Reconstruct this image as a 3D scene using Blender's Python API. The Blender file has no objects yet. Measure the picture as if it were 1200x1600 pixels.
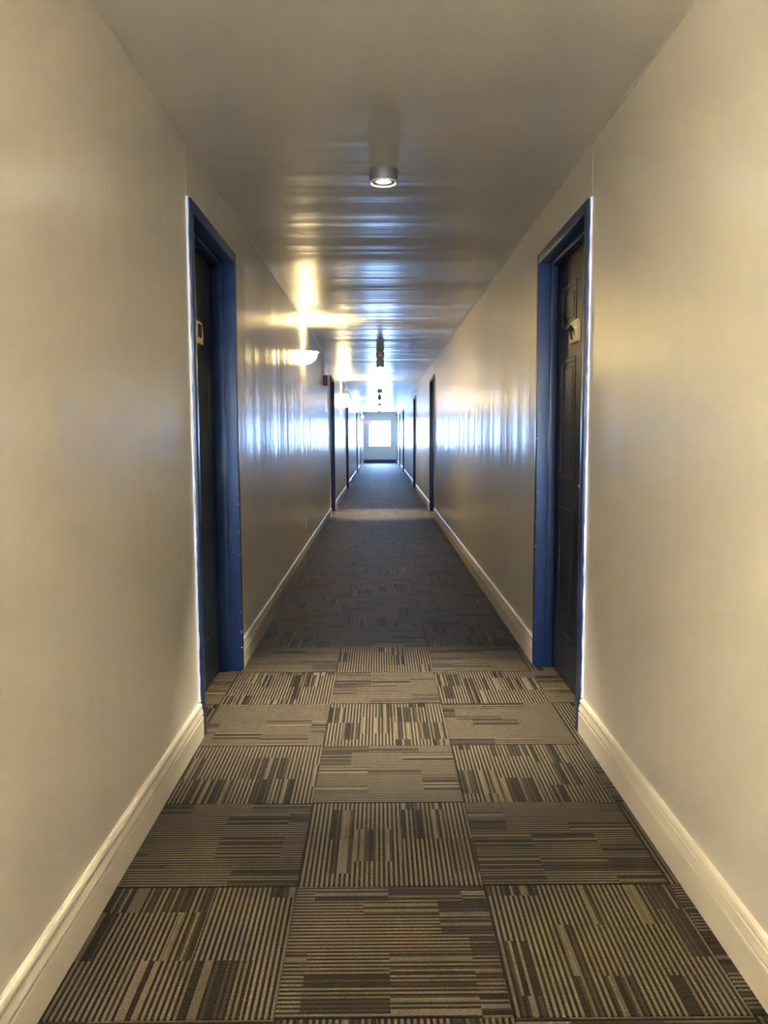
import bpy, bmesh, math, random
from mathutils import Vector, Matrix

# ------------------------------------------------------------------ numbers
XL, XR, H = -0.734, 0.829, 2.339          # wall planes and ceiling height
Y0, Y1 = -9.0, 38.0                        # hall runs from behind the viewer to the far window
CAM_H = 1.2121
random.seed(7)
C = bpy.context.scene.collection
PI = math.pi

# ------------------------------------------------------------------ camera
cd = bpy.data.cameras.new('camera')
cam = bpy.data.objects.new('camera', cd)
C.objects.link(cam)
F_PX, PITCH, YAW, ROLL = 1271.75, 0.0925, 0.0057, -0.0042
cd.sensor_fit = 'VERTICAL'
cd.sensor_height = 36.0
cd.lens = F_PX / 1600.0 * 36.0
cd.clip_start, cd.clip_end = 0.02, 200
cy, sy, cp, sp = math.cos(YAW), math.sin(YAW), math.cos(PITCH), math.sin(PITCH)
fwd = Vector((sy * cp, cy * cp, -sp))
rgt = Vector((cy, -sy, 0))
upv = rgt.cross(fwd)
r2 = rgt * math.cos(ROLL) + upv * math.sin(ROLL)
u2 = upv * math.cos(ROLL) - rgt * math.sin(ROLL)
M = Matrix((r2, u2, -fwd)).transposed().to_4x4()
M.translation = Vector((0, 0, CAM_H))
cam.matrix_world = M
bpy.context.scene.camera = cam

# ------------------------------------------------------------------ sky, exposure
SKY = 6.2
w = bpy.data.worlds.new('sky')
bpy.context.scene.world = w
w.use_nodes = True
wb = w.node_tree.nodes['Background']
wb.inputs['Color'].default_value = (0.33, 0.55, 1.0, 1)
wb.inputs['Strength'].default_value = SKY
vs = bpy.context.scene.view_settings
vs.view_transform = 'Standard'
vs.look = 'None'
vs.gamma = 1.0
vs.exposure = 4.4
vs.use_curve_mapping = False
cyc = bpy.context.scene.cycles
cyc.max_bounces = 14
cyc.diffuse_bounces = 8
cyc.glossy_bounces = 8
cyc.transparent_max_bounces = 12
cyc.sample_clamp_indirect = 12.0
cyc.blur_glossy = 0.3

WARM = (1.0, 0.86, 0.61)
AMBER = (1.0, 0.74, 0.34)                   # the wall lamps in view
SCONCE_UP, SCONCE_GLASS = 1.1, 2.0        # watts through the open top, radiance of the frosted glass
DOWN_W, DOWN_L = 12.5, 10.0

# daylight enters through the two window openings: portals help the renderer find them
WIN = dict(x0=-0.49, x1=0.552, z0=0.745, z1=1.955)
SIDE = (36.80, 36.97)                       # unseen side window, added in the left wall to daylight the far end
def portal(y, face):
    l = bpy.data.lights.new('daylight_portal', 'AREA')
    l.shape = 'RECTANGLE'
    l.size = WIN['x1'] - WIN['x0']
    l.size_y = WIN['z1'] - WIN['z0']
    l.cycles.is_portal = True
    o = bpy.data.objects.new('daylight_portal', l)
    o.location = ((WIN['x0'] + WIN['x1']) / 2, y, (WIN['z0'] + WIN['z1']) / 2)
    o.rotation_euler = (PI / 2 * face, 0, 0)
    C.objects.link(o)
portal(Y1 + 0.13, -1)      # looks towards -y
portal(Y0 - 0.13, 1)
l = bpy.data.objects['daylight_portal'].copy(); l.data = l.data.copy(); C.objects.link(l)
l.data.size = SIDE[1] - SIDE[0]
l.location = (XL - 0.15, (SIDE[0] + SIDE[1]) / 2, (WIN['z0'] + WIN['z1']) / 2)
l.rotation_euler = (PI / 2, 0, -PI / 2)

# ------------------------------------------------------------------ node helpers
def mat(name, col, rough=0.5, metal=0.0, spec=0.5, emit=None, estr=0.0):
    m = bpy.data.materials.new(name)
    m.use_nodes = True
    b = m.node_tree.nodes['Principled BSDF']
    b.inputs['Base Color'].default_value = (*col, 1)
    b.inputs['Roughness'].default_value = rough
    b.inputs['Metallic'].default_value = metal
    b.inputs['Specular IOR Level'].default_value = spec
    if emit:
        b.inputs['Emission Color'].default_value = (*emit, 1)
        b.inputs['Emission Strength'].default_value = estr
    return m
def N(m, t, **kw):
    n = m.node_tree.nodes.new(t)
    for k, v in kw.items():
        setattr(n, k, v)
    return n
def L(m, a, b):
    m.node_tree.links.new(a, b)
def val(m, s, v):
    if isinstance(v, (int, float)):
        s.default_value = v
    else:
        L(m, v, s)
def math_(m, op, a, b=None, c=None):
    n = N(m, 'ShaderNodeMath', operation=op)
    val(m, n.inputs[0], a)
    if b is not None: val(m, n.inputs[1], b)
    if c is not None: val(m, n.inputs[2], c)
    return n.outputs[0]
def noise(m, coord, scale_vec, scale=1.0, detail=2.0, rough=0.5):
    mp = N(m, 'ShaderNodeMapping')
    mp.inputs['Scale'].default_value = scale_vec
    L(m, coord, mp.inputs['Vector'])
    n = N(m, 'ShaderNodeTexNoise')
    n.inputs['Scale'].default_value = scale
    n.inputs['Detail'].default_value = detail
    n.inputs['Roughness'].default_value = rough
    L(m, mp.outputs[0], n.inputs['Vector'])
    return n.outputs['Fac']
def paint(name, col, rough, waves, fine=None, tint=0.04, coat=None):
    """enamel paint: 'waves' are (scale vector, height in m) of the rolled, uneven surface"""
    m = mat(name, col, rough)
    b = m.node_tree.nodes['Principled BSDF']
    tc = N(m, 'ShaderNodeTexCoord').outputs['Object']
    h = None
    for sv, amp in waves:
        t = math_(m, 'MULTIPLY', noise(m, tc, sv, 1.0, 1.5), amp)
        h = t if h is None else math_(m, 'ADD', h, t)
    if fine:
        t = math_(m, 'MULTIPLY', noise(m, tc, (fine[0],) * 3, 1.0, 2), fine[1])
        h = t if h is None else math_(m, 'ADD', h, t)
    if h is not None:
        bp = N(m, 'ShaderNodeBump')
        bp.inputs['Strength'].default_value = 1.0
        bp.inputs['Distance'].default_value = 1.0
        L(m, h, bp.inputs['Height'])
        if coat:                                     # the film of enamel carries the waviness
            b.inputs['Coat Weight'].default_value = 1.0
            b.inputs['Coat IOR'].default_value = 1.5
            b.inputs['Coat Roughness'].default_value = coat
            b.inputs['Specular IOR Level'].default_value = 0.15
            L(m, bp.outputs[0], b.inputs['Coat Normal'])
        else:
            L(m, bp.outputs[0], b.inputs['Normal'])
    # faint, broad unevenness of the paint's colour
    f = noise(m, tc, (1.3, 1.3, 1.3), 1.0, 3)
    mx = N(m, 'ShaderNodeMix', data_type='RGBA')
    L(m, f, mx.inputs[0])
    mx.inputs[6].default_value = (*[c * (1 - tint) for c in col], 1)
    mx.inputs[7].default_value = (*[min(1, c * (1 + tint)) for c in col], 1)
    L(m, mx.outputs[2], b.inputs['Base Color'])
    return m

# ------------------------------------------------------------------ materials
WALL = (0.60, 0.57, 0.50)
M_wall = paint('wall_enamel', WALL, 0.55,
               [((0.12, 1.4, 0.10), 0.020), ((0.15, 5.0, 0.16), 0.008), ((0.2, 17.0, 0.4), 0.0012)], None, coat=0.29)
M_ceil = paint('ceiling_enamel', (0.66, 0.64, 0.60), 0.55,
               [((0.12, 0.9, 0.10), 0.040), ((0.25, 3.2, 0.16), 0.014), ((0.4, 11.0, 0.4), 0.0036)], None, coat=0.28)
M_base = paint('baseboard_enamel', (0.62, 0.57, 0.48), 0.34, [])
M_frame = paint('blue_enamel', (0.011, 0.032, 0.108), 0.36, [((3, 3, 1.0), 0.0003)], (200, 0.00002))
M_leaf = paint('navy_enamel', (0.010, 0.013, 0.023), 0.42, [((3, 3, 1.0), 0.0004)], (200, 0.00003), 0.1)
M_caulk = mat('white_caulk', (0.86, 0.87, 0.87), 0.4)
M_cream = mat('cream_plaque', (0.66, 0.54, 0.31), 0.35)
M_dark = mat('dark_bronze', (0.03, 0.022, 0.016), 0.35)
M_steel = mat('satin_steel', (0.55, 0.53, 0.50), 0.3, 1.0)
M_white = mat('white_plastic', (0.80, 0.78, 0.72), 0.35)
M_taupe = mat('taupe_metal', (0.19, 0.165, 0.13), 0.4)
M_pewter = mat('pewter_metal', (0.46, 0.41, 0.33), 0.45)
M_red = mat('red_enamel', (0.15, 0.008, 0.012), 0.5)
M_grey = mat('grey_plastic', (0.22, 0.22, 0.22), 0.5)
M_vinyl = mat('white_vinyl', (0.78, 0.80, 0.82), 0.35)
def lit_glass(k):
    nm = 'lit_frosted_glass_%d' % round(k * 100)
    return bpy.data.materials.get(nm) or mat(nm, (0.9, 0.86, 0.75), 0.4, emit=AMBER if k <= 1 else WARM, estr=SCONCE_GLASS * k)
M_sconce = lit_glass(1.0)
M_bulb = mat('lit_lamp_face', (0.9, 0.9, 0.85), 0.3, emit=(1.0, 0.86, 0.60), estr=DOWN_L)
M_filament = mat('lit_bulb', (0.9, 0.9, 0.85), 0.3, emit=(1.0, 0.80, 0.46), estr=1.2)
M_exit = mat('lit_red_sign_face', (0.6, 0.1, 0.12), 0.4, emit=(1.0, 0.42, 0.70), estr=0.045)

def glass_mat():
    m = bpy.data.materials.new('window_glass')
    m.use_nodes = True
    nt = m.node_tree
    nt.nodes.clear()
    out = N(m, 'ShaderNodeOutputMaterial')
    tr = N(m, 'ShaderNodeBsdfTransparent')
    tr.inputs[0].default_value = (0.96, 0.98, 0.98, 1)
    gl = N(m, 'ShaderNodeBsdfGlossy')
    gl.inputs['Roughness'].default_value = 0.02
    fr = N(m, 'ShaderNodeFresnel')
    fr.inputs[0].default_value = 1.5
    mx = N(m, 'ShaderNodeMixShader')
    L(m, fr.outputs[0], mx.inputs[0]); L(m, tr.outputs[0], mx.inputs[1]); L(m, gl.outputs[0], mx.inputs[2])
    L(m, mx.outputs[0], out.inputs[0])
    return m
M_glass = glass_mat()

def carpet_mat():
    m = mat('loop_carpet', (0.06, 0.05, 0.035), 0.64, spec=0.10)
    b = m.node_tree.nodes['Principled BSDF']
    uv = N(m, 'ShaderNodeUVMap', uv_map='UVMap').outputs[0]
    sp_ = N(m, 'ShaderNodeSeparateXYZ'); L(m, uv, sp_.inputs[0])
    u, v = sp_.outputs[0], sp_.outputs[1]
    rnd = N(m, 'ShaderNodeObjectInfo').outputs['Random']
    seed = math_(m, 'ADD', math_(m, 'MULTIPLY', rnd, 913.0),
                 math_(m, 'ADD', math_(m, 'MULTIPLY', math_(m, 'FLOOR', u), 7.31), math_(m, 'MULTIPLY', math_(m, 'FLOOR', v), 3.77)))
    fu, fv = math_(m, 'FRACT', u), math_(m, 'FRACT', v)
    def wn(a, b_=None, c=None, d=None):
        n = N(m, 'ShaderNodeTexWhiteNoise', noise_dimensions='4D')
        cb = N(m, 'ShaderNodeCombineXYZ')
        val(m, cb.inputs[0], a); val(m, cb.inputs[1], b_ or 0.0); val(m, cb.inputs[2], c or 0.0)
        L(m, cb.outputs[0], n.inputs['Vector']); val(m, n.inputs['W'], d or 0.0)
        return n.outputs['Value']
    li = math_(m, 'FLOOR', math_(m, 'MULTIPLY', fu, 74.0))
    lf = math_(m, 'FRACT', math_(m, 'MULTIPLY', fu, 74.0))
    gi = math_(m, 'FLOOR', math_(m, 'MULTIPLY', fu, 7.0))
    gp = math_(m, 'FLOOR', math_(m, 'MULTIPLY', fu, 3.5))
    off = math_(m, 'FLOOR', math_(m, 'MULTIPLY', wn(gp, seed, 5.0), 3.0))
    seg = math_(m, 'FLOOR', math_(m, 'ADD', math_(m, 'MULTIPLY', fv, 2.6), math_(m, 'MULTIPLY', off, 0.333)))
    blk = wn(gi, seg, seed, 1.0)
    reg = math_(m, 'MODULO', li, 2.0)
    # irregular blocks: neighbouring lines often share a colour
    li2 = math_(m, 'FLOOR', math_(m, 'DIVIDE', li, 2.0))
    lr = wn(li, seg, seed, 2.0)
    lr2 = wn(li, seg, seed, 3.0)
    pick = math_(m, 'GREATER_THAN', wn(li2, seed, seg, 7.0), 0.45)
    # in irregular blocks the light lines change tone and some dark lines turn light
    dk = math_(m, 'MULTIPLY', math_(m, 'MULTIPLY', lr2, math_(m, 'GREATER_THAN', lr2, 0.75)), math_(m, 'ADD', math_(m, 'MULTIPLY', pick, 0.5), 0.5))
    lt = math_(m, 'ADD', math_(m, 'MULTIPLY', lr, 0.70), 0.28)
    irr = math_(m, 'ADD', math_(m, 'MULTIPLY', lt, reg), math_(m, 'MULTIPLY', dk, math_(m, 'SUBTRACT', 1.0, reg)))
    isreg = math_(m, 'GREATER_THAN', blk, 0.5)
    irr = math_(m, 'ADD', math_(m, 'MULTIPLY', irr, 0.94), 0.03)
    fac = math_(m, 'ADD', math_(m, 'MULTIPLY', math_(m, 'ADD', math_(m, 'MULTIPLY', reg, 0.8), 0.1), isreg),
                math_(m, 'MULTIPLY', irr, math_(m, 'SUBTRACT', 1.0, isreg)))
    rp = N(m, 'ShaderNodeValToRGB')
    e = rp.color_ramp.elements
    rp.color_ramp.interpolation = 'CONSTANT'
    e[0].position = 0; e[0].color = (0.0062, 0.0042, 0.0029, 1)
    e[1].position = 0.36; e[1].color = (0.0205, 0.0152, 0.0108, 1)
    for p, c in ((0.58, (0.058, 0.047, 0.0275, 1)), (0.80, (0.078, 0.0635, 0.044, 1))):
        k = e.new(p); k.color = c
    L(m, fac, rp.inputs[0])
    tc = N(m, 'ShaderNodeTexCoord').outputs['Object']
    sp1 = noise(m, tc, (330, 330, 330), 1.0, 2, 0.7)
    # loops: short beads along each line
    bead = noise(m, tc, (120, 120, 120), 1.0, 1)
    k = N(m, 'ShaderNodeMapRange')
    k.inputs['From Min'].default_value = 0.28; k.inputs['From Max'].default_value = 0.72
    k.inputs['To Min'].default_value = 0.35; k.inputs['To Max'].default_value = 1.9
    L(m, sp1, k.inputs['Value'])
    # the groove between two lines of loops
    tri = math_(m, 'ABSOLUTE', math_(m, 'SUBTRACT', lf, 0.5))
    mul = N(m, 'ShaderNodeMix', data_type='RGBA', blend_type='MULTIPLY')
    mul.inputs[0].default_value = 1.0
    L(m, rp.outputs[0], mul.inputs[6]); L(m, k.outputs[0], mul.inputs[7])
    L(m, mul.outputs[2], b.inputs['Base Color'])
    hgt = math_(m, 'ADD', math_(m, 'MULTIPLY', math_(m, 'SUBTRACT', 0.5, math_(m, 'MULTIPLY', tri, tri)), 0.003),
                math_(m, 'ADD', math_(m, 'MULTIPLY', sp1, 0.0025), math_(m, 'MULTIPLY', bead, 0.002)))
    bp = N(m, 'ShaderNodeBump')
    bp.inputs['Strength'].default_value = 0.6
    bp.inputs['Distance'].default_value = 1.0
    L(m, hgt, bp.inputs['Height']); L(m, bp.outputs[0], b.inputs['Normal'])
    b.inputs['Sheen Weight'].default_value = 0.02
    b.inputs['Sheen Roughness'].default_value = 0.5
    return m
M_carpet = carpet_mat()

# ------------------------------------------------------------------ object helpers
def link(name, me, parent=None, loc=(0, 0, 0), m=None):
    o = bpy.data.objects.new(name, me)
    o.location = loc
    if m is not None and me is not None and not me.materials:
        me.materials.append(m)
    C.objects.link(o)
    if parent is not None:
        o.parent = parent
    return o
def tag(o, label, cat, group=None, structure=False):
    o['label'] = label
    o['category'] = cat
    if group: o['group'] = group
    if structure: o['kind'] = 'structure'
    return o
def empty(name, loc):
    return link(name, None, None, loc)
class MB:
    def __init__(s): s.bm = bmesh.new()
    def box(s, a, b, bev=0.0, seg=2):
        lo = [min(p, q) for p, q in zip(a, b)]; hi = [max(p, q) for p, q in zip(a, b)]
        t = bmesh.new()
        vs_ = [t.verts.new((x, y, z)) for x in (lo[0], hi[0]) for y in (lo[1], hi[1]) for z in (lo[2], hi[2])]
        for f in ((0, 1, 3, 2), (4, 6, 7, 5), (0, 4, 5, 1), (2, 3, 7, 6), (0, 2, 6, 4), (1, 5, 7, 3)):
            t.faces.new([vs_[i] for i in f])
        bmesh.ops.recalc_face_normals(t, faces=t.faces)
        if bev:
            bmesh.ops.bevel(t, geom=t.edges[:], offset=bev, segments=seg, affect='EDGES', profile=0.5)
        s.merge(t)
        return s
    def merge(s, t):
        me = bpy.data.meshes.new('tmp'); t.to_mesh(me); t.free()
        s.bm.from_mesh(me); bpy.data.meshes.remove(me)
    def lathe(s, prof, seg=32, a0=0.0, a1=2 * PI, c=(0, 0, 0), axis='z'):
        t = bmesh.new()
        full = abs(a1 - a0 - 2 * PI) < 1e-6
        n = seg if full else seg + 1
        rings = []
        for r, z in prof:
            if r < 1e-6:
                v = t.verts.new((0, 0, z)); rings.append([v] * n)
            else:
                rings.append([t.verts.new((r * math.cos(a0 + (a1 - a0) * i / seg), r * math.sin(a0 + (a1 - a0) * i / seg), z)) for i in range(n)])
        for A, B in zip(rings, rings[1:]):
            for i in range(seg):
                j = (i + 1) % n
                q = []
                for vv in (A[i], A[j], B[j], B[i]):
                    if vv not in q: q.append(vv)
                if len(q) > 2: t.faces.new(q)
        if axis == 'x':
            bmesh.ops.rotate(t, verts=t.verts, cent=(0, 0, 0), matrix=Matrix.Rotation(PI / 2, 3, 'Y'))
        bmesh.ops.translate(t, verts=t.verts, vec=c)
        bmesh.ops.recalc_face_normals(t, faces=t.faces)
        s.merge(t)
        return s
    def prism_y(s, poly, y0, y1):
        """closed (x, z) outline drawn out along y"""
        t = bmesh.new()
        a = [t.verts.new((x, y0, z)) for x, z in poly]
        b = [t.verts.new((x, y1, z)) for x, z in poly]
        n = len(poly)
        t.faces.new(a); t.faces.new(b[::-1])
        for i in range(n):
            t.faces.new([a[i], b[i], b[(i + 1) % n], a[(i + 1) % n]])
        bmesh.ops.recalc_face_normals(t, faces=t.faces)
        s.merge(t)
        return s
    def tube(s, pts, r, seg=8):
        t = bmesh.new()
        rings = []
        for i, p in enumerate(pts):
            p = Vector(p)
            d = (Vector(pts[min(i + 1, len(pts) - 1)]) - Vector(pts[max(i - 1, 0)])).normalized()
            a = d.orthogonal().normalized() if not rings else (lasta - d * lasta.dot(d)).normalized()
            lasta = a
            bb = d.cross(a)
            rr = r[i] if isinstance(r, (list, tuple)) else r
            rings.append([t.verts.new(p + (a * math.cos(2 * PI * k / seg) + bb * math.sin(2 * PI * k / seg)) * rr) for k in range(seg)])
        for A, B in zip(rings, rings[1:]):
            for k in range(seg):
                t.faces.new([A[k], A[(k + 1) % seg], B[(k + 1) % seg], B[k]])
        t.faces.new(rings[0][::-1]); t.faces.new(rings[-1])
        bmesh.ops.recalc_face_normals(t, faces=t.faces)
        s.merge(t)
        return s
    def mesh(s, name, m=None, smooth=False):
        me = bpy.data.meshes.new(name)
        s.bm.to_mesh(me); s.bm.free()
        if smooth:
            me.polygons.foreach_set('use_smooth', [True] * len(me.polygons))
            me.set_sharp_from_angle(angle=0.6)
        if m: me.materials.append(m)
        return me
    def build(s, name, m, parent=None, loc=(0, 0, 0), smooth=False):
        return link(name, s.mesh(name, m, smooth), parent, loc)

# ------------------------------------------------------------------ where the doors are: (near edge, width, recess of the leaf)
DL = [(3.215, 0.985, 0.098), (12.25, 1.03, 0.098), (18.05, 1.03, 0.098), (26.4, 1.03, 0.098), (31.4, 1.03, 0.098), (34.3, 1.03, 0.098)]
DR = [(3.24, 1.01, 0.080), (12.15, 1.03, 0.080), (18.35, 1.03, 0.080), (27.0, 1.03, 0.080), (31.7, 1.03, 0.080), (35.9, 1.03, 0.080)]
DTOP = 2.128

# ------------------------------------------------------------------ walls, ceiling, floor
def side_wall(name, xw, s, doors, label, win=None):
    b = MB()
    y = Y0
    for y0, wd, _ in doors:
        b.box((xw, y, -0.02), (xw + s * 0.22, y0, H))
        b.box((xw, y0, DTOP), (xw + s * 0.22, y0 + wd, H))
        y = y0 + wd
    ye = win[0] if win else Y1
    b.box((xw, y, -0.02), (xw + s * 0.22, ye, H))
    b.box((xw + s * 0.22, Y0, -0.02), (xw + s * 0.27, ye, H))
    if win:
        z0, z1 = WIN['z0'], WIN['z1']
        b.box((xw, ye, -0.02), (xw + s * 0.27, win[1], z0)); b.box((xw, ye, z1), (xw + s * 0.27, win[1], H))
        b.box((xw, win[1], -0.02), (xw + s * 0.27, Y1, H))
    return tag(b.build(name, M_wall), label, 'wall', structure=True)
wall_left = side_wall('wall_left', XL, -1, DL, 'long glossy beige wall on the left with the wall lamps', SIDE)
wall_right = side_wall('wall_right', XR, 1, DR, 'long glossy beige wall on the right without lamps')
def end_wall(name, y, s, label):
    b = MB()
    a, c = y, y + s * 0.22
    x0, x1, z0, z1 = WIN['x0'], WIN['x1'], WIN['z0'], WIN['z1']
    b.box((XL - 0.27, a, -0.02), (x0, c, H)); b.box((x1, a, -0.02), (XR + 0.27, c, H))
    b.box((x0, a, -0.02), (x1, c, z0)); b.box((x0, a, z1), (x1, c, H))
    return tag(b.build(name, M_wall), label, 'wall', structure=True)
end_wall('wall_front', Y1, 1, 'far end wall of the hall around the bright window')
end_wall('wall_back', Y0, -1, 'end wall behind the viewer around a second window')
tag(MB().box((XL - 0.27, Y0 - 0.22, H), (XR + 0.27, Y1 + 0.22, H + 0.12)).build('ceiling', M_ceil),
    'low glossy beige ceiling along the hall', 'ceiling', structure=True)
floor = tag(MB().box((XL - 0.27, Y0 - 0.22, -0.10), (XR + 0.27, Y1 + 0.22, -0.007)).build('floor', M_dark),
            'floor laid with brown striped carpet tiles', 'floor', structure=True)
# thin beads of paint at joints
for xw, s, wl, doors in ((XL, 1, wall_left, DL), (XR, -1, wall_right, DR)):
    for y0, wd, _ in doors[:2]:
        MB().tube([(xw, y0 + 0.002, DTOP + 0.01), (xw, y0 + 0.001, DTOP + 0.1), (xw, y0 + 0.002, H - 0.001)], 0.0009, 6).build('joint_bead', M_wall, wl)
for n, (xw, nm) in enumerate(((XL, 'left'), (XR, 'right'))):
    s = 1 if n == 0 else -1
    pts = [(xw + s * 0.0015, Y0 + 0.01 + i * (Y1 - Y0 - 0.02) / 140, H - 0.0015 + 0.0008 * math.sin(i * 1.7)) for i in range(141)]
    tag(MB().tube(pts, 0.0032, 6).build('trim_%d' % (n + 1), M_wall), 'thin painted caulk line where the %s wall meets the ceiling' % nm, 'trim', structure=True)

# baseboards: one run between each two doors
PROF = [(0, 0), (0.018, 0), (0.018, 0.083), (0.0170, 0.0865), (0.0110, 0.0875), (0.0110, 0.0915), (0.0170, 0.0935), (0.0180, 0.098), (0.0165, 0.104),
        (0.0145, 0.112), (0.0135, 0.119), (0.0080, 0.1195), (0.0080, 0.1235), (0.0136, 0.1255), (0.0135, 0.131), (0.0105, 0.138), (0.0060, 0.142), (0, 0.143)]
ORD = ['first', 'second', 'third', 'fourth', 'fifth', 'sixth']
def baseboards(name, xw, s, doors, side):
    y = Y0
    for k in range(len(doors) + 1):
        ye = doors[k][0] - 0.001 if k < len(doors) else Y1
        poly = [(xw + s * p, z) for p, z in PROF]
        o = MB().prism_y(poly, y, ye).build(name, M_base)
        if k == 0: lab = 'cream moulded baseboard on the %s in the foreground, before the nearest door' % side
        elif k < len(doors): lab = 'cream moulded baseboard on the %s between the %s and %s doors' % (side, ORD[k - 1], ORD[k])
        else: lab = 'short cream baseboard on the %s at the far end wall' % side
        tag(o, lab, 'baseboard', structure=True)
        y = doors[k][0] + doors[k][1] + 0.001 if k < len(doors) else 0
baseboards('baseboard_left', XL, 1, DL, 'left')
baseboards('baseboard_right', XR, -1, DR, 'right')
def end_base(name, y, s, lab):
    b = MB()
    b.box((XL + 0.019, y, 0), (XR - 0.019, y - s * 0.016, 0.10)); b.box((XL + 0.019, y, 0.10), (XR - 0.019, y - s * 0.012, 0.14))
    tag(b.build(name, M_frame), lab, 'baseboard', structure=True)
end_base('baseboard_front', Y1, 1, 'dark blue baseboard under the far window')
end_base('baseboard_back', Y0, -1, 'dark blue baseboard on the end wall behind the viewer')

# ------------------------------------------------------------------ carpet tiles
TP, TX, TY = 0.5035, -0.2265, 1.598
TOPZ, GAP = 0.0, 0.0009
def rects_mesh(rects, uvs, z0=-0.007, z1=TOPZ, bev=0.0012):
    """boxes (x0,x1,y0,y1) with a chamfered top edge; uvs(x, y, k) gives the stripe coordinates"""
    me = bpy.data.meshes.new('carpet_tile')
    V, Fc, UV = [], [], []
    for k, (x0, x1, y0, y1) in enumerate(rects):
        n = len(V)
        V += [(x0, y0, z0), (x1, y0, z0), (x1, y1, z0), (x0, y1, z0),
              (x0, y0, z1 - bev), (x1, y0, z1 - bev), (x1, y1, z1 - bev), (x0, y1, z1 - bev),
              (x0 + bev, y0 + bev, z1), (x1 - bev, y0 + bev, z1), (x1 - bev, y1 - bev, z1), (x0 + bev, y1 - bev, z1)]
        fs = [(8, 9, 10, 11)]
        for i in range(4):
            j = (i + 1) % 4
            fs += [(i, j, 4 + j, 4 + i), (4 + i, 4 + j, 8 + j, 8 + i)]
        for f in fs:
            Fc.append([n + i for i in f])
            UV += [uvs(V[n + i][0], V[n + i][1], k) for i in f]
    me.from_pydata(V, [], Fc)
    ul = me.uv_layers.new(name='UVMap')
    for i, c in enumerate(UV): ul.data[i].uv = c
    me.materials.append(M_carpet)
    return me
def clampuv(t): return min(0.9995, max(0.0005, t))
def cell_rects(i, j):
    cx0, cx1 = TX + i * TP + GAP, TX + (i + 1) * TP - GAP
    cy0, cy1 = TY + j * TP + GAP, TY + (j + 1) * TP - GAP
    out = []
    def add(x0, x1, y0, y1):
        x0, x1, y0, y1 = max(x0, cx0), min(x1, cx1), max(y0, cy0), min(y1, cy1)
        if x1 - x0 > 0.004 and y1 - y0 > 0.004: out.append((x0, x1, y0, y1))
    spans = []
    add(XL, XR, Y0 + 0.001, Y1 - 0.001)
    for xw, s, doors in ((XL, -1, DL), (XR, 1, DR)):
        for y0, wd, rc in doors:
            xa, xb = sorted((xw, xw + s * (rc + 0.012)))
            add(xa, xb, y0 + 0.05, y0 + wd - 0.05)
    # join a corridor piece and its doorway piece when they span the same rows
    return out
full = rects_mesh([(-TP / 2 + GAP, TP / 2 - GAP, -TP / 2 + GAP, TP / 2 - GAP)],
                  lambda x, y, k: (clampuv(x / TP + 0.5), clampuv(y / TP + 0.5)))
far_r, far_id = [], []
for j in range(-22, 74):
    for i in (-2, -1, 0, 1, 2):
        rs = cell_rects(i, j)
        if not rs: continue
        along = (i + j) % 2 != 0                      # stripes run along the hall
        ox, oy = TX + (i + 0.5) * TP, TY + (j + 0.5) * TP
        if -2 <= j <= 19:
            whole = len(rs) == 1 and rs[0][1] - rs[0][0] > TP - 0.004 and rs[0][3] - rs[0][2] > TP - 0.004
            if whole:
                o = link('carpet_tile', full, floor, (ox, oy, 0))
                if not along: o.rotation_euler = (0, 0, PI / 2)
            else:
                loc = [(a - ox, b - ox, c - oy, d - oy) for a, b, c, d in rs]
                if along: f = lambda x, y, k: (clampuv(x / TP + 0.5), clampuv(y / TP + 0.5))
                else: f = lambda x, y, k: (clampuv(y / TP + 0.5), clampuv(x / TP + 0.5))
                link('carpet_tile', rects_mesh(loc, f), floor, (ox, oy, 0))
        else:
            for r in rs:
                far_r.append(r); far_id.append((i, j, ox, oy, along))
def far_uv(x, y, k):
    i, j, ox, oy, along = far_id[k]
    a, b = clampuv((x - ox) / TP + 0.5), clampuv((y - oy) / TP + 0.5)
    if not along: a, b = b, a
    return (a + i + 3, b + j + 30)
fc = link('carpet_tile_field', rects_mesh(far_r, far_uv), floor)
fc['kind'] = 'stuff'

# ------------------------------------------------------------------ windows
def window(name, y, s, label, side=None):
    """frame, glass and sill in the opening of an end wall; s points out of the hall"""
    x0, x1, z0, z1 = WIN['x0'], WIN['x1'], WIN['z0'], WIN['z1']
    root = tag(empty(name, ((x0 + x1) / 2, y, z0)), label, 'window', structure=True)
    X, Z = (x1 - x0) / 2, z1 - z0
    if side:
        X = (side[1] - side[0]) / 2
        root.location = (XL, (side[0] + side[1]) / 2, z0)
        root.rotation_euler = (0, 0, PI / 2)
    b = MB(); ya, yb = s * 0.05, s * 0.11
    f = 0.035
    b.box((-X, ya, 0), (-X + f, yb, Z), 0.004); b.box((X - f, ya, 0), (X, yb, Z), 0.004)
    b.box((-X + f, ya, 0), (X - f, yb, f), 0.004); b.box((-X + f, ya, Z - f), (X - f, yb, Z), 0.004)
    b.build('window_frame', M_vinyl, root)
    MB().box((-X + f, s * 0.078, f), (X - f, s * 0.084, Z - f)).build('pane', M_glass, root)
    MB().box((-X + 0.001, -s * 0.02, 0.0), (X - 0.001, s * 0.05, 0.018), 0.004).build('window_sill', M_vinyl, root)
window('window_1', Y1, 1, 'bright overexposed window in the wall at the far end')
window('window_2', Y0, -1, 'window in the end wall behind the viewer, outside the picture')
window('added_side_window', 0, 1, 'unseen side window at the far left end of the hall, added to bring daylight to the end wall', SIDE)

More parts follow.
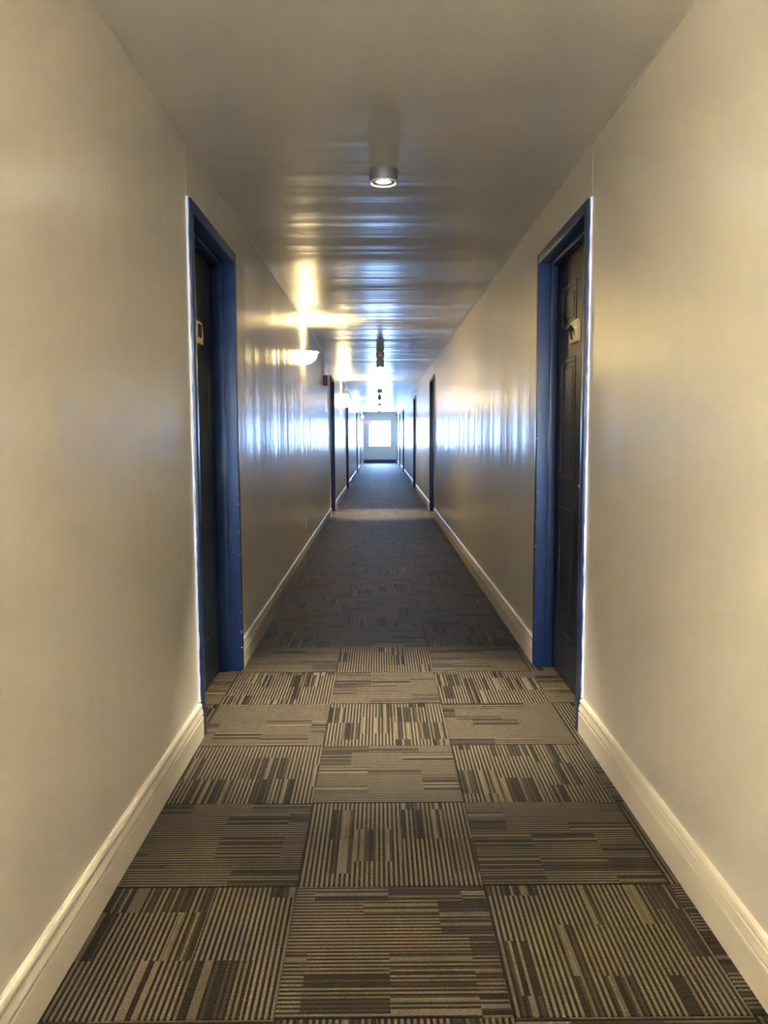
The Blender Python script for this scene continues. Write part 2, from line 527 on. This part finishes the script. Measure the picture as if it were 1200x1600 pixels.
# ------------------------------------------------------------------ doors
def chips(yy, n, seed):
    r = random.Random(seed); b = MB()
    return [(yy, r.choice([r.uniform(0.12, 0.9), r.uniform(0.15, 1.3)]), r.uniform(0.002, 0.006)) for _ in range(n)]
def make_door(idx, xw, s, y0, wd, rc, label, detail, side):
    root = tag(empty('door_%d' % idx, (xw, y0 + wd / 2, 0)), label, 'door', structure=True)
    h = wd / 2
    P = 0.018                                        # how far the casing stands proud of the wall
    fw = 0.05
    def X(v): return s * v
    b = MB(); bv = 0.004
    for a, c in ((-h, -h + fw), (h - fw, h)):
        b.box((X(-P), a, 0.0), (X(rc + 0.05), c, DTOP), bv)
    b.box((X(-P), -h + fw - 0.004, DTOP - fw), (X(rc + 0.05), h - fw + 0.004, DTOP), bv)
    b.build('door_frame', M_frame, root, smooth=True)
    b = MB()
    ps = 0.042                                       # the stop begins this deep
    for a, c in ((-h + fw - 0.002, -h + fw + 0.015), (h - fw - 0.015, h - fw + 0.002)):
        b.box((X(ps), a, 0.0), (X(rc - 0.002), c, DTOP - fw - 0.001), 0.003)
    b.box((X(ps), -h + fw + 0.012, DTOP - fw - 0.016), (X(rc - 0.002), h - fw - 0.012, DTOP - fw + 0.002), 0.003)
    b.build('door_stop', M_frame, root, smooth=True)
    # leaf with moulded panels
    lw = h - fw - 0.003
    lz0, lz1 = 0.010, DTOP - fw - 0.004
    leaf = MB().box((X(rc), -lw, lz0), (X(rc + 0.042), lw, lz1), 0.002).build('door_leaf', M_leaf, root)
    cols = ((-lw + 0.11, -0.05), (0.05, lw - 0.11))
    for za, zb in ((0.22, 0.86), (1.00, 1.58), (1.72, 1.93)):
        for ya, yb in cols:
            b = MB()
            # ogee ring standing proud and a fielded centre
            t = 0.022
            for (a0, a1, c0, c1) in ((ya, yb, za, za + t), (ya, yb, zb - t, zb), (ya, ya + t, za + t - 0.002, zb - t + 0.002), (yb - t, yb, za + t - 0.002, zb - t + 0.002)):
                b.box((X(rc - 0.005), a0, c0), (X(rc + 0.002), a1, c1), 0.0024)
            b.box((X(rc - 0.004), ya + 0.045, za + 0.045), (X(rc + 0.002), yb - 0.045, zb - 0.045), 0.0035)
            b.build('panel', M_leaf, leaf)
    # plaque with dark raised marks, peephole below, lever on the near side
    if detail:
        py = 0.060 if side == 'right' else 0.085
        pc = (0.0, py, 1.69)
        oct_ = [(-0.085, -0.05), (0.085, -0.05), (0.088, -0.02), (0.088, 0.022), (0.066, 0.052), (-0.066, 0.052), (-0.088, 0.022), (-0.088, -0.02)]
        t = bmesh.new()
        for d, sc in ((rc, 1.0), (rc - 0.008, 1.0), (rc - 0.011, 0.94)):
            for a, z in oct_: t.verts.new((X(d), py + a * sc, 1.69 + z * sc))
        t.verts.ensure_lookup_table(); n = 8
        for k in range(2):
            for i in range(n):
                t.faces.new([t.verts[k * n + i], t.verts[k * n + (i + 1) % n], t.verts[(k + 1) * n + (i + 1) % n], t.verts[(k + 1) * n + i]])
        t.faces.new([t.verts[2 * n + i] for i in range(n)])
        bmesh.ops.recalc_face_normals(t, faces=t.faces)
        b = MB(); b.merge(t)
        pl = b.build('plaque', M_cream, root)
        pl['label'] = 'cream plaque with clipped corners and dark raised marks'
        d = X(rc - 0.013)
        if side == 'right':
            arcs = [[(d, py + 0.050 + 0.018 * math.cos(a), 1.705 + 0.016 * math.sin(a)) for a in [2.6 - k * 0.45 for k in range(11)]],
                    [(d, py + 0.018 + 0.020 * math.cos(a), 1.684 + 0.024 * math.sin(a)) for a in [2.9 - k * 0.42 for k in range(12)]],
                    [(d, py - 0.012, 1.700), (d, py - 0.012, 1.675)]]
        else:
            arcs = [[(d, py - 0.020, 1.668), (d, py - 0.020, 1.715), (d, py - 0.012, 1.724), (d, py + 0.010, 1.724), (d, py + 0.018, 1.715), (d, py + 0.018, 1.668)],
                    [(d, py - 0.004, 1.675), (d, py - 0.004, 1.712)]]
        b = MB()
        for a in arcs: b.tube(a, 0.0058, 8)
        b.build('raised_mark', M_dark, pl, smooth=True)
    MB().lathe([(0.0001, -0.004), (0.008, -0.004), (0.010, -0.001), (0.010, 0.004)], 16, axis='x', c=(X(rc - 0.002), -0.07, 1.485)).build('peephole', M_dark, root)
    b = MB()
    b.lathe([(0.0001, -0.006), (0.026, -0.006), (0.028, 0.0), (0.028, 0.006)], 20, axis='x', c=(X(rc - 0.003), -lw + 0.07, 1.0))
    b.tube([(X(rc - 0.004), -lw + 0.07, 1.0), (X(rc - 0.045), -lw + 0.07, 1.0), (X(rc - 0.052), -lw + 0.078, 1.0), (X(rc - 0.052), -lw + 0.17, 0.998)], 0.009, 10)
    b.build('lever_handle', M_steel, root, smooth=True)
    # ragged bead of white caulk along the casing's near edge and over the head
    r = random.Random(idx)
    pts, rad = [], []
    n = 60 if detail else 16
    zs = 0.146
    for k in range(n + 1):
        z = zs + (DTOP + 0.002 - zs) * k / n
        pts.append((X(-0.002), -h - 0.001 + r.uniform(-0.0008, 0.0008), z)); rad.append(0.0062 + r.uniform(-0.0018, 0.0016))
    c = MB().tube(pts, rad, 6).build('caulk_bead', M_caulk, root, smooth=True)
    c['label'] = 'ragged white caulk line along the blue frame'
    pts = [(X(-0.001), -h + wd * k / 20, DTOP + 0.001) for k in range(21)]
    MB().tube(pts, 0.0028, 6).build('caulk_bead', M_wall, root)
    pts = [(X(-0.001), h + 0.001, 0.146 + (DTOP - 0.146) * k / 20) for k in range(21)]
    MB().tube(pts, 0.0028, 6).build('caulk_bead', M_wall, root)
    if detail:
        for (yy, z, q) in chips(h - fw, 9, idx * 5):
            MB().box((X(-P - 0.0006), yy - 0.0008, z), (X(-P + 0.0045), yy + 0.003, z + q), 0.0004, 1).build('paint_chip', M_caulk, root)
    return root
n = 0
for k in range(6):
    for side, xw, s, D in (('left', XL, -1, DL), ('right', XR, 1, DR)):
        n += 1
        y0, wd, rc = D[k]
        if k == 0: lab = 'navy panelled door in a deep blue frame, nearest one on the %s, with a cream plaque' % side
        else: lab = 'narrow-looking navy door in a blue frame, %s one along the %s wall' % (ORD[k], side)
        make_door(n, xw, s, y0, wd, rc, lab, k == 0, side)

# ------------------------------------------------------------------ wall lamps
def lamp_light(root, loc, size, power, down=False, spread=PI, col=WARM):
    l = bpy.data.lights.new('bulb_light', 'AREA')
    l.shape = 'DISK'; l.size = size; l.energy = power; l.color = col; l.spread = spread
    o = bpy.data.objects.new('bulb_light', l)
    o.location = loc
    if not down: o.rotation_euler = (PI, 0, 0)
    C.objects.link(o); o.parent = root
def bowl_sconce(y, label, power=1.0, glass=None):
    z = 1.915
    root = tag(empty('wall_sconce', (XL, y, z)), label, 'lamp')
    R, D = 0.150, 0.118
    prof = [(0.0001, 0.0)]
    for k in range(1, 9):
        a = k / 8 * PI / 2
        prof.append((R * 0.90 * math.sin(a) ** 0.9, D * 0.86 * (1 - math.cos(a))))
    prof += [(R * 0.96, D * 0.95), (R, D), (R - 0.006, D)]
    for k in range(8, 0, -1):
        a = k / 8 * PI / 2
        prof.append(((R * 0.90 - 0.006) * math.sin(a) ** 0.9, 0.006 + (D * 0.86) * (1 - math.cos(a))))
    prof.append((0.0001, 0.006))
    MB().lathe(prof, 24, -PI / 2, PI / 2).build('glass_bowl', lit_glass(glass or power), root, smooth=True)
    # bronze rim band and back plate
    b = MB().lathe([(R - 0.003, D), (R + 0.004, D), (R + 0.004, D + 0.009), (R - 0.003, D + 0.009), (R - 0.003, D)], 24, -PI / 2, PI / 2)
    b.build('rim', M_taupe, root, smooth=True)
    MB().box((0.0, -0.055, 0.02), (0.008, 0.055, D + 0.004), 0.003).build('back_plate', M_taupe, root)
    MB().lathe([(0.0001, 0.10), (0.018, 0.095), (0.026, 0.07), (0.022, 0.045), (0.012, 0.03), (0.012, 0.012)], 12, c=(0.06, 0, 0)).build('bulb', M_filament, root, smooth=True)
    lamp_light(root, (0.066, 0, D + 0.002), 0.125, SCONCE_UP * power, spread=math.radians(130), col=WARM if glass else AMBER)
    return root
def drum_sconce(y, label):
    z = 1.788
    root = tag(empty('wall_sconce', (XL, y, z)), label, 'lamp')
    R, D = 0.152, 0.245
    b = MB().lathe([(R, 0), (R, D), (R - 0.006, D), (R - 0.006, 0), (R, 0)], 24, -PI / 2, PI / 2)
    b.build('glass_shade', M_sconce, root, smooth=True)
    MB().lathe([(R - 0.008, D), (R + 0.003, D), (R + 0.003, D + 0.008), (R - 0.008, D + 0.008), (R - 0.008, D)], 24, -PI / 2, PI / 2).build('rim', M_taupe, root, smooth=True)
    MB().box((0.0, -0.06, 0.04), (0.008, 0.06, D - 0.03), 0.003).build('back_plate', M_taupe, root)
    MB().lathe([(0.0001, 0.16), (0.020, 0.15), (0.028, 0.12), (0.022, 0.09), (0.012, 0.07), (0.012, 0.05)], 12, c=(0.07, 0, 0)).build('bulb', M_filament, root, smooth=True)
    MB().box((0.005, -0.01, 0.045), (0.085, 0.01, 0.055), 0.002).build('bulb_arm', M_taupe, root)
    lamp_light(root, (0.068, 0, D + 0.002), 0.125, SCONCE_UP, col=AMBER)
    return root
bowl_sconce(8.05, 'lit half-bowl frosted glass wall lamp with bronze rim, nearest in view on the left wall')
drum_sconce(16.0, 'lit tall straight-sided glass wall lamp beyond the second door on the left')
bowl_sconce(24.3, 'small distant lit wall lamp past the third door on the left', 0.3)
bowl_sconce(32.6, 'tiny lit wall lamp farthest along the left wall near the window', 0.15)
bowl_sconce(-0.2, 'lit half-bowl wall lamp on the left beside the viewer, outside the picture', 9.0, 10.5)
bowl_sconce(-6.5, 'lit half-bowl wall lamp far behind the viewer, outside the picture', 9.0, 10.5)

# ------------------------------------------------------------------ ceiling lamps
def downlight(y, label, k=1.0):
    root = tag(empty('ceiling_light', (0.024, y, H)), label, 'light')
    R, D = 0.060, 0.052
    MB().lathe([(0.0001, 0), (R - 0.002, 0), (R, -0.003), (R, -D + 0.006), (R - 0.002, -D + 0.002), (R - 0.006, -D + 0.002)], 40).build('housing', M_taupe if y < 5 else M_white, root, smooth=True)
    MB().lathe([(R - 0.003, -D + 0.004), (R + 0.001, -D + 0.002), (R, -D - 0.002), (R - 0.006, -D - 0.003), (R - 0.009, -D), (R - 0.012, -D + 0.003), (R - 0.010, -D + 0.006), (R - 0.003, -D + 0.004)], 40).build('trim_ring', M_white, root, smooth=True)
    MB().lathe([(R - 0.010, -D + 0.004), (R - 0.016, -D + 0.007), (0.036, -D + 0.006), (0.034, -D + 0.002), (0.030, -D + 0.004)], 36).build('gimbal', M_steel, root, smooth=True)
    MB().lathe([(0.0001, -D + 0.001), (0.016, -D + 0.0012), (0.028, -D + 0.004), (0.031, -D + 0.007)], 28).build('lamp_face', M_bulb, root, smooth=True)
    l = bpy.data.lights.new('bulb_light', 'SPOT')
    l.energy = DOWN_W * 4 * k; l.color = WARM; l.spot_size = math.radians(60); l.spot_blend = 1.0; l.shadow_soft_size = 0.025
    o = bpy.data.objects.new('bulb_light', l); o.location = (0, 0.0, -D - 0.006); C.objects.link(o); o.parent = root
    return root
downlight(3.58, 'small lit round surface spotlight on the ceiling, nearest the viewer')
downlight(12.8, 'round ceiling spotlight just beyond the nearer sprinkler')
downlight(20.3, 'far round ceiling spotlight, between the two distant sprinklers', 0.12)
downlight(28.6, 'farthest round ceiling spotlight, near the end window', 0.1)
downlight(-4.6, 'round ceiling spotlight behind the viewer, outside the picture')

def sprinkler(y, label):
    root = tag(empty('ceiling_sprinkler', (0.02, y, H)), label, 'sprinkler')
    MB().lathe([(0.0001, 0), (0.046, 0), (0.053, -0.012), (0.056, -0.05), (0.056, -0.062), (0.050, -0.072), (0.034, -0.082), (0.022, -0.090), (0.0001, -0.090)], 32).build('housing', M_pewter, root, smooth=True)
    MB().lathe([(0.0565, -0.052), (0.058, -0.055), (0.058, -0.063), (0.055, -0.066), (0.0545, -0.058), (0.0565, -0.052)], 32).build('collar', M_white, root, smooth=True)
    MB().lathe([(0.0001, -0.088), (0.018, -0.090), (0.018, -0.112), (0.010, -0.118), (0.0001, -0.118)], 20).build('neck', M_pewter, root, smooth=True)
    b = MB()
    for sgn in (-1, 1):
        b.tube([(sgn * 0.016, 0, -0.105), (sgn * 0.036, 0, -0.113), (sgn * 0.040, 0, -0.128), (sgn * 0.024, 0, -0.142), (0, 0, -0.146)], 0.0052, 8)
    b.build('frame_arm', M_pewter, root, smooth=True)
    return root
sprinkler(11.0, 'dark bell-shaped ceiling sprinkler hanging nearest, seen against the bright ceiling glare')
sprinkler(23.4, 'small dark ceiling sprinkler, middle one down the hall')
sprinkler(36.0, 'tiny dark ceiling sprinkler, farthest one before the window')

# ------------------------------------------------------------------ small things on the walls
root = tag(empty('fire_alarm', (XL, 11.0, 1.895)), 'small dark red alarm box high on the left wall before the second door', 'alarm')
MB().box((0, -0.055, 0), (0.048, 0.055, 0.132), 0.006).build('housing', M_red, root)
MB().box((0.048, -0.022, 0.035), (0.058, 0.022, 0.062), 0.004).build('strobe_lens', M_white, root)
MB().box((0, -0.013, 0.131), (0.014, 0.013, H - 1.895 - 0.001), 0.002).build('cable_raceway', M_wall, root)
root = tag(empty('wall_outlet', (XL, 8.12, 0.296)), 'small white outlet plate low on the left wall above the baseboard', 'outlet')
MB().box((0, -0.037, 0), (0.006, 0.037, 0.122), 0.003).build('cover_plate', M_white, root)
for z in (0.034, 0.086):
    f = MB().box((0.004, -0.017, z - 0.014), (0.008, 0.017, z + 0.014), 0.002).build('socket', M_white, root)
    b = MB()
    for yy in (-0.006, 0.006): b.box((0.0078, yy - 0.001, z - 0.004), (0.0084, yy + 0.001, z + 0.006))
    b.build('slot', M_dark, f)
root = tag(empty('globe_fixture', (XL, 17.3, 2.20)), 'small white ball-shaped fixture high on the left wall just beyond the tall lamp', 'fixture')
MB().lathe([(0.0001, 0), (0.026, 0.001), (0.026, 0.008), (0.010, 0.012)], 20, axis='x').build('wall_plate', M_white, root)
bm = bmesh.new(); bmesh.ops.create_uvsphere(bm, u_segments=24, v_segments=14, radius=0.038)
bmesh.ops.translate(bm, verts=bm.verts, vec=(0.044, 0, 0))
b = MB(); b.merge(bm); b.build('globe', M_caulk, root, smooth=True)
root = tag(empty('exit_sign', (XL, 36.0, 1.81)), 'small tilted red lit sign sticking out from the left wall by the window', 'sign')
root.rotation_euler = (0, -0.16, 0)
MB().box((0.002, -0.012, -0.02), (0.09, 0.012, 0.02), 0.004).build('bracket', M_white, root)
MB().box((0.085, -0.022, -0.075), (0.365, 0.022, 0.075), 0.006).build('sign_box', M_exit, root)
root = tag(empty('wall_box', (XR, 36.6, 2.17)), 'tiny grey box high on the right wall near the far window', 'box')
MB().box((-0.075, -0.05, -0.055), (0, 0.05, 0.055), 0.006).build('housing', M_grey, root)
MB().box((-0.080, -0.03, -0.03), (-0.074, 0.03, 0.03), 0.002).build('cover', M_white, root)
